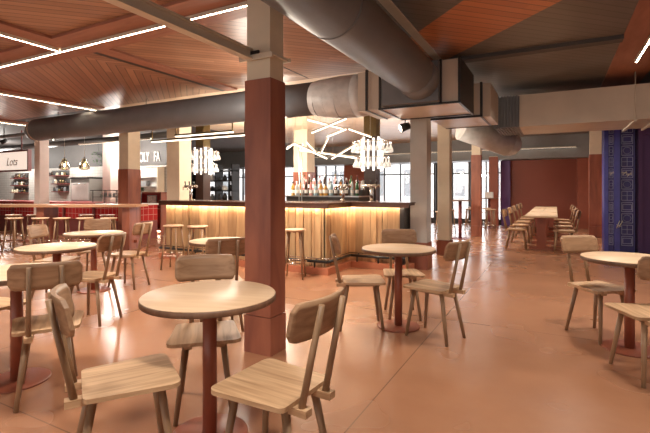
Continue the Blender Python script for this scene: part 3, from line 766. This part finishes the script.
# long high table at the left, turned like the furniture
def Fz(X, D, z=0): return (*F(X, D), z)
RZ = math.atan2(SA, CA)
ht = empty('high_table', Fz(-6.15, 9.6), RZ); tag(ht, 'long high oak table on thick red brown legs in front of the red tiled counter', 'table')
MB().box(-2.2, 2.1, -.32, .32, .93, .985).bevel(.005, 1).build('tabletop', wood('orange_oak', (.55, .30, .16), (.42, .21, .11), 'X'), ht)
for xx in (-1.75, .0, 1.85): MB().box(xx-.08, xx+.08, -.26, .26, 0, .93).bevel(.005, 1).build('leg', M_COLRED, ht)
MB().box(-2.0, 2.0, -.04, .04, .14, .20).build('stretcher', M_COLRED, ht)
nn = ['left edge stool', 'second stool from the left edge', 'third stool from the left edge', 'fourth stool from the left edge', 'fifth stool from the left edge', 'sixth stool from the left edge', 'seventh stool from the left edge']
for k, xx in enumerate([-7.5, -7.0, -6.5, -5.95, -5.5, -5.02, -4.52]):
    x, y = F(xx, 9.05); stool(x, y, .2*k, 'oak %s along the near side of the high table' % nn[k], 'stools at the long high table')
for k, xx in enumerate([-7.3, -6.8, -5.6, -5.1]):
    x, y = F(xx, 10.15); stool(x, y, .2*k, 'oak %s along the far side of the high table' % nn[k], 'stools at the long high table')

# far right long tables and chairs
first_l = True
def make_long():
    t = empty('dining_table', (0,0,0)); t['category'] = 'table'
    for k in range(2): MB().box(-.315+k*.318, -.003+k*.318, -.95, .95, .715, .745).bevel(.004, 1).build('tabletop_board', M_TOP, t)
    for yy in (-.55, .55):
        MB().box(-.09, .09, yy-.05, yy+.05, .06, .715).bevel(.004, 1).build('post', M_RED, t); MB().box(-.24, .24, yy-.05, yy+.05, 0, .06).bevel(.004, 1).build('foot', M_RED, t)
    MB().box(-.03, .03, -.5, .5, .25, .32).build('stretcher', M_RED, t)
    return t
LT = make_long()
for k, (yy, lb) in enumerate([(11.15, 'nearest'), (13.3, 'middle'), (15.45, 'farthest')]):
    place(LT, (-.27, yy, 0), 0, '%s rectangular oak table in the row before the dark red wall' % lb, 'rectangular tables in a row', k == 0)
chx = ['nearest', 'second', 'third', 'fourth', 'fifth', 'sixth']
for k in range(5):
    yy = 10.45+k*1.3
    for sgn, side in ((-1, 'left'), (1, 'right')):
        if sgn == 1 and k == 4: continue
        place(CH, (-.27+(.43 if sgn > 0 else -.47), yy, 0), (PI/2 if sgn == 1 else -PI/2), '%s oak chair on the %s side of the rectangular table row' % (chx[k], side), 'oak chairs at the rectangular tables', False)

# high tables by the back windows
def hightab(X, D, label, r_=.3):
    e = empty('bar_table', Fz(X, D)); tag(e, label, 'table', 'high tables by the back windows')
    MB().lathe([(0,1.0),(r_,1.0),(r_,1.03),(0,1.03)], n=36).build('tabletop', M_EDGE, e)
    MB().cyl((0,0,.015),(0,0,1.0), .045, n=16).build('post', M_MAROON, e)
    MB().cyl((0,0,0),(0,0,.015), .24, n=30).build('base_plate', M_MAROON, e)
hightab(3.62, 11.6, 'dark high table left of the slim brick red column')
hightab(5.65, 14.9, 'high table with a white box right of the slim brick red column')
for k, (X, D, l_) in enumerate([(3.15,11.7,'stool left of the dark high table by the windows'),(4.55,13.6,'stool right of the dark high table by the windows'),(3.7,12.9,'stool behind the dark high table by the windows'),
    (5.2,14.0,'stool left of the table with the white box'),(5.1,14.9,'stool behind the table with the white box'),(5.0,13.1,'stool just right of the slim brick red column')]):
    x, y = F(X, D); stool(x, y, .3*k, l_, 'stools by the back windows')
o = MB().box(-.13, .13, -.1, .1, 0, .2).bevel(.01, 2).build('white_box', M_WHITE); o.location = Fz(5.65, 14.9, 1.03); tag(o, 'small white box on the high table by the windows', 'box')

# ================================================================= KITCHEN SIDE
kc = empty('tiled_counter', (-14.6, 7.9, 0)); tag(kc, 'long counter faced with red glazed tiles behind the high table', 'counter')
MB().box(-6.2, 5.0, -.36, .4, 0, .48).build('base', M_MAROON, kc)
MB().box(-6.2, 5.0, -.4, .4, .48, .90).build('tiled_front', M_REDTILE, kc)
MB().box(-6.2, 3.55, -.44, .42, .90, .95).build('worktop', plain('red_worktop', (.5, .07, .06), .3), kc)
MB().box(3.56, 5.04, -.44, .42, .90, .94).build('steel_worktop', M_WHITE, kc)
m = MB()
for k in range(9): m.box(-6.0+k*1.35, -5.94+k*1.35, -.46, -.4, 0, .9)
m.build('divider_post', M_MAROON, kc)

sg = empty('kitchen_sign', (-15.55, 7.45, 2.2)); tag(sg, 'pale backlit sign panel in a maroon frame with light script lettering', 'sign')
MB().box(-1.35, 1.32, -.03, .03, -.27, .29).build('sign_face', M_SIGN, sg)
m = MB(); m.box(-1.4, 1.36, -.05, .05, .29, .34); m.box(-1.4, 1.36, -.05, .05, -.32, -.27); m.box(1.32, 1.37, -.05, .05, -.32, .34); m.box(-1.4, -1.35, -.05, .05, -.32, .34)
m.box(.9, .94, -.01, .01, .34, CZ-2.2); m.box(-.9, -.86, -.01, .01, .34, CZ-2.2)
m.build('frame', M_MAROON, sg)
textmesh('lettering', 'Lots', .36, M_DUCTL, sg, (.42, -.035, -.02), (PI/2, 0, 0), font_shear=.3)

ws = empty('wall_sign', (-11.75, 9.95, 2.22)); tag(ws, 'large white wall letters over the dark opening left of the beige column', 'sign')
MB().box(-.62, 1.0, 0, .04, -.1, .45).build('backing', M_DARKGREY, ws)
textmesh('lettering', 'OLY', .42, M_WHITE, ws, (-.36, -.02, .16), (PI/2, 0, 0), .01).scale = (.62, 1.1, 1)
textmesh('lettering', 'FA', .42, M_WHITE, ws, (.24, -.02, .16), (PI/2, 0, 0), .01).scale = (.62, 1.1, 1)
MB().box(-.62, 1.0, -.04, .04, -.16, -.13).build('ledge', M_WHITE, ws)
# pale niche below the letters
nc = empty('serving_hatch', (-11.8, 9.9, 1.1)); tag(nc, 'pale serving hatch with steel shelves below the white letters', 'hatch')
MB().box(-.55, .55, 0, .08, 0, .92).build('back_panel', M_WHITE, nc)
m = MB(); m.box(-.58, -.54, -.2, .08, -.02, .95); m.box(.54, .58, -.2, .08, -.02, .95); m.box(-.58, .58, -.2, .08, -.05, -.01); m.build('frame', M_CREAM, nc)
for z_ in (.3, .6): MB().box(-.54, .54, -.18, 0, z_, z_+.02).build('shelf', M_STEEL, nc)
m = MB(); m.box(-.3, -.0, -.15, -.02, .32, .5); m.bevel(.01, 1); o = m.build('steel_tray', M_MIDGREY); o.location = (-11.8, 9.9, 1.1); tag(o, 'grey steel tray on the hatch shelf', 'tray')
def plant(x, y, z, h, label, n=16, pot=True, seed=1):
    rnd = random.Random(seed); e = empty('potted_plant', (x, y, z)); tag(e, label, 'plant')
    MB().lathe([(0,0),(.07,0),(.09,.14),(.08,.14),(0,.12)], n=20).build('pot', M_WHITE, e)
    m = MB()
    for k in range(n*6):
        a = rnd.uniform(0, 2*PI); el = rnd.uniform(.2, 1.4); r_ = rnd.uniform(.1, .28)*h/.4; b0 = Vector((0,0,.14)); tip = Vector((math.cos(a)*math.cos(el)*r_, math.sin(a)*math.cos(el)*r_, .14+math.sin(el)*r_*1.5))
        mid = tip*.75+b0*.25; s_ = Vector((-math.sin(a), math.cos(a), .2))*.035
        vs = [m.bm.verts.new(p_) for p_ in (mid-(tip-b0)*.15, mid+s_, tip, mid-s_)]; m.bm.faces.new(vs)
        m.cyl(b0, mid, .003, n=4)
    m.build('foliage', M_LEAF, e)
plant(-12.15, 9.78, 1.09, .34, 'green leafy plant at the left of the pale serving hatch', seed=2)
# cabinet with red back between kitchen and bar
cb = empty('display_cabinet', (-10.75, 9.1, 0)); tag(cb, 'low dark open cabinet with red back between kitchen and bar', 'cabinet')
MB().box(-.62, .62, .1, .14, 0, 1.2).build('back_panel', plain('red_cabinet_lining', (.38, .03, .035), .4), cb)
MB().box(-.6, .6, -.22, -.19, .085, .10).build('plinth_light', M_LED, cb)
m = MB(); m.box(-.66, -.62, -.25, .14, 0, 1.22); m.box(.62, .66, -.25, .14, 0, 1.22); m.box(-.66, .66, -.25, .14, 1.20, 1.24); m.build('carcass', M_COLRED, cb)
for z_ in (.12, .72): MB().box(-.62, .62, -.25, .1, z_, z_+.03).build('shelf', M_COLRED, cb)
o = empty('framed_print', (-10.58, 8.95, .77)); tag(o, 'small framed pale print on the upper cabinet shelf', 'picture')
MB().box(-.2, .2, -.012, .012, 0, .38).build('frame', M_MIDGREY, o); MB().box(-.17, .17, -.018, -.012, .03, .35).build('print', plain('mottled_print', (.5, .45, .42), .5, var=.6, scale=14), o)
o = MB().box(-.16, .16, -.1, .1, 0, .14).bevel(.006, 1).build('white_carton', M_WHITE); o.location = (-10.72, 8.98, .15); tag(o, 'white carton on the lower cabinet shelf', 'box')

# shelves with jars, hood, rack
def jar_shelf(x, z, w, label, n, seed):
    rnd = random.Random(seed)
    e = empty('wall_shelf', (x, 9.88, z)); tag(e, label, 'shelf', 'kitchen wall shelves')
    MB().box(-w/2, w/2, -.1, .12, -.03, 0).build('board', M_MAROON, e); MB().box(-w/2, w/2, .1, .12, 0, .2).build('back_strip', M_DARKGREY, e)
    for k in range(n):
        xx = x-w/2+.06+k*(w-.12)/(n-1)
        h_ = rnd.uniform(.10, .17); o = MB().lathe([(0,0),(.04,0),(.042,.01),(.042,h_*.8),(.03,h_*.9),(.03,h_),(0,h_)], n=12).build('jar', rnd.choice([M_DARKGREY, M_BRASS, M_MIDGREY, bm_['dark brown'], bm_['cream']]))
        o.location = (xx, 9.86, z); tag(o, 'small jar, %s from the left on the %s' % (ordn[k], label.split(',')[0]), 'jar', 'jars on kitchen shelves')
jar_shelf(-19.6, 1.80, 1.0, 'top kitchen wall shelf below the backlit sign', 6, 1)
jar_shelf(-19.6, 1.50, 1.0, 'middle kitchen wall shelf below the backlit sign', 6, 2)
jar_shelf(-19.6, 1.20, 1.0, 'lowest kitchen wall shelf below the backlit sign', 6, 3)
jar_shelf(-16.9, 1.86, 1.1, 'top kitchen wall shelf left of the pendants', 7, 4)
jar_shelf(-16.75, 1.55, .9, 'middle kitchen wall shelf left of the pendants', 6, 5)
jar_shelf(-16.75, 1.25, .8, 'lowest kitchen wall shelf left of the pendants', 5, 6)
hd = empty('oven', (-14.35, 9.5, 0)); tag(hd, 'tall stainless steel oven standing below the kitchen pendants', 'oven')
MB().box(-.5, .5, -.35, .4, 0, 1.68).bevel(.01, 1).build('body', M_STEEL, hd); od = MB().box(-.45, .45, -.37, -.35, .95, 1.55).bevel(.005, 1).build('door', M_WHITE, hd)
MB().cyl((-.4,-.42,1.50),(.4,-.42,1.50), .012, n=8).build('handle', M_CHROME, od); MB().box(-.52, .52, -.38, .42, 1.68, 1.74).build('top_edge', M_BLACK, hd)
rk = empty('wire_rack', (-10.75, 7.9, .94)); tag(rk, 'thin black metal rack standing on the counter end', 'rack')
m = MB()
for xx in (-.75, -.25, .25, .75):
    for yy in (-.2, .2): m.cyl((xx, yy, 0), (xx, yy, .36), .010, n=6)
m.build('upright', M_BLACK, rk); MB().box(-.85, .85, -.22, .22, .34, .36).build('top_shelf', M_DARKGREY, rk); MB().box(-.78, .78, -.2, .2, .16, .17).build('lower_shelf', M_DARKGREY, rk)
for k in range(8):
    o = MB().lathe([(0,0),(.03,0),(.035,.1),(.031,.1),(.027,.01),(0,.01)], n=14).build('drinking_glass', M_GOBLET); o.location = (-11.4+k*.18, 7.9, 1.11); tag(o, 'drinking glass, %s from the left on the black counter rack' % ordn[k], 'glass', 'glasses on the rack')
for k, (x, y, s_) in enumerate([(-12.0, 7.2, 'left'), (-11.45, 7.42, 'right')]):
    e = empty('pendant_lamp', (x, y, 1.86)); tag(e, '%s of the two amber glass pendant lamps before the kitchen' % s_, 'pendant lamp', 'amber pendant lamps')
    MB().lathe([(.09,0),(.135,.03),(.14,.07),(.105,.17),(.055,.27),(.035,.31)], n=12).build('lamp_shade', M_AMBER, e)
    m = MB(); m.torus((0,0,.02), .125, .006, n=24, m=6); m.torus((0,0,.30), .038, .006, n=16, m=6)
    for q in range(6):
        a = q*PI/3; m.cyl((.14*math.cos(a), .14*math.sin(a), .07), (.036*math.cos(a), .036*math.sin(a), .31), .004, n=4)
    m.build('wire_frame', M_CREAM, e)
    MB().lathe([(0,.08),(.025,.1),(.03,.13),(.015,.17),(0,.175)], n=12).build('bulb', M_BULB, e)
    MB().cyl((0,0,.17),(0,0,.34), .014, n=8).build('socket', M_BLACK, e); MB().cyl((0,0,.34),(0,0,CZ-1.86), .004, n=5).build('cord', M_BEAM, e)
bs = empty('black_shelving', (-10.6, 11.9, 0)); tag(bs, 'tall black open shelving seen between the left chandelier and the near column', 'shelving')
m = MB()
for xx in (-.75, -.05, .7): m.box(xx, xx+.05, -.2, .2, 0, 2.2)
m.build('upright', M_BLACK, bs)
for z_ in (.9, 1.25, 1.6, 1.95): MB().box(-.75, .75, -.2, .2, z_, z_+.04).build('shelf', M_BLACK, bs)
rnd = random.Random(9)
for lv, z_ in enumerate((.94, 1.29, 1.64)):
    for k in range(5):
        w_ = rnd.uniform(.07, .11); h_ = rnd.uniform(.14, .26)
        o = MB().lathe([(0,0),(w_,0),(w_*1.05,h_*.6),(w_*.6,h_*.8),(w_*.6,h_),(0,h_)], n=14).build('storage_jar', rnd.choice([M_BLACK, M_WHITE, M_MIDGREY, M_BLACK])); o.location = (-11.22+k*.29, 11.9, z_)
        tag(o, 'storage jar, %s from the left on the %s shelf of the black shelving' % (ordn[k], ['lowest', 'middle', 'upper'][lv]), 'jar', 'jars on the black shelving')
# hanging greenery above the kitchen
e = empty('hanging_greenery', (-13.2, 9.3, 2.2)); tag(e, 'dark green trailing plant hanging behind the kitchen pendants', 'plant')
MB().box(-.5, .5, -.1, .1, .3, .38).build('planter', M_BLACK, e)
m = MB(); rnd = random.Random(5)
for k in range(260):
    p_ = Vector((rnd.uniform(-.55,.55), rnd.uniform(-.15,.15), rnd.uniform(-.05,.42))); q = Vector((rnd.uniform(-.06,.06), rnd.uniform(-.06,.06), rnd.uniform(-.06,.02))); s_ = Vector((.025, .01, .01))
    m.bm.faces.new([m.bm.verts.new(v) for v in (p_, p_+q*.5+s_, p_+q, p_+q*.5-s_)])
m.build('foliage', M_LEAF, e)
m = MB(); m.cyl((-.4,0,.38),(-.4,0,CZ-2.2), .004, n=5); m.cyl((.4,0,.38),(.4,0,CZ-2.2), .004, n=5); m.build('cord', M_BLACK, e)
# pipes below the dark ceiling on the kitchen side
for k, (yy, zz, r_) in enumerate([(7.0, 2.92, .05), (8.7, 2.86, .09)]):
    o = MB().cyl((-23.9, 0, 0), (-9.6, 0, 0), r_, n=14).build('ceiling_pipe', M_DARKGREY if k else M_MIDGREY); o.location = (0, yy, zz)
    tag(o, ['thin grey pipe under the dark kitchen ceiling', 'thick charcoal pipe under the dark kitchen ceiling'][k], 'pipe')
# ================================================================= LIGHT
def area(name, loc, rot, sx, sy, pw, col):
    l = bpy.data.lights.new(name, 'AREA'); l.shape = 'RECTANGLE'; l.size = sx; l.size_y = sy; l.energy = pw; l.color = col
    o = bpy.data.objects.new(name, l); COL.objects.link(o); o.location = loc; o.rotation_euler = rot; return o
WARM = (1, .80, .60)
for i, (x, y, e_) in enumerate([(-4.0, 1.2, 60), (-.6, .9, 42), (-6.8, 2.0, 60), (-8.6, 4.6, 70), (-3.6, 4.6, 75), (.4, 4.2, 34), (2.4, 5.6, 30), (.2, 7.0, 34), (-.3, 11.5, 45), (-.3, 14.5, 45), (-12.5, 5.3, 60), (3.2, 3.6, 34)]):  # unseen spots without fixtures, added to brighten room and ducts from above
    l = bpy.data.lights.new('ceiling_fill', 'SPOT'); l.energy = e_*4.8; l.color = (1, .92, .82); l.spot_size = math.radians(130); l.spot_blend = .9; l.shadow_soft_size = .25
    o = bpy.data.objects.new('ceiling_fill', l); COL.objects.link(o); o.location = (x, y, CZ-.08)
for (x, y) in [(-5.2, 7.4), (-3.6, 9.3), (-7.0, 9.5)]:
    l = bpy.data.lights.new('bar_light', 'POINT'); l.energy = 120; l.color = (1, .88, .72); l.shadow_soft_size = .2
    o = bpy.data.objects.new('bar_light', l); COL.objects.link(o); o.location = (x, y, 2.2)
l = bpy.data.lights.new('sleeve_fill', 'POINT'); l.energy = 24; l.color = (1, .88, .74); l.shadow_soft_size = .12  # added point fill near the spotlight, brightens sleeve, duct and ceiling
o = bpy.data.objects.new('sleeve_fill', l); COL.objects.link(o); o.location = (-4.05, 5.1, 2.45)
for (x, y) in [(-19, 8.8), (-15.5, 8.8), (-12.2, 8.9)]:
    l = bpy.data.lights.new('kitchen_light', 'POINT'); l.energy = 130; l.color = (1, .94, .86); l.shadow_soft_size = .25
    o = bpy.data.objects.new('kitchen_light', l); COL.objects.link(o); o.location = (x, y, 2.6)
# unseen fill light added behind the camera, then daylight through the back windows
area('rear_fill', (-3, -4.8, 1.7), (math.radians(90), 0, 0), 14, 2.4, 115, (1, .93, .86))
area('back_daylight', (-5, 17.9, 1.4), (math.radians(-90), 0, 0), 12, 2.2, 260, (.95, .97, 1))
w = bpy.data.worlds.new('World'); S.world = w; w.use_nodes = True
bg = w.node_tree.nodes['Background']; bg.inputs['Color'].default_value = (.92, .95, 1, 1); bg.inputs['Strength'].default_value = 4
# ================================================================= CAMERA
cam = bpy.data.cameras.new('Camera'); cam.sensor_width = 36; cam.lens = 433/650*36
cam.shift_y = -26.5/650; cam.clip_start = .05
co = bpy.data.objects.new('Camera', cam); COL.objects.link(co); co.location = (0, 0, 1.30)
co.rotation_euler = (PI/2, 0, math.radians(28)); S.camera = co
S.view_settings.view_transform = 'Standard'; S.view_settings.look = 'None'; S.view_settings.exposure = 0.62; S.view_settings.gamma = 1
S.cycles.use_denoising = True
S.cycles.max_bounces = 8; S.cycles.diffuse_bounces = 4
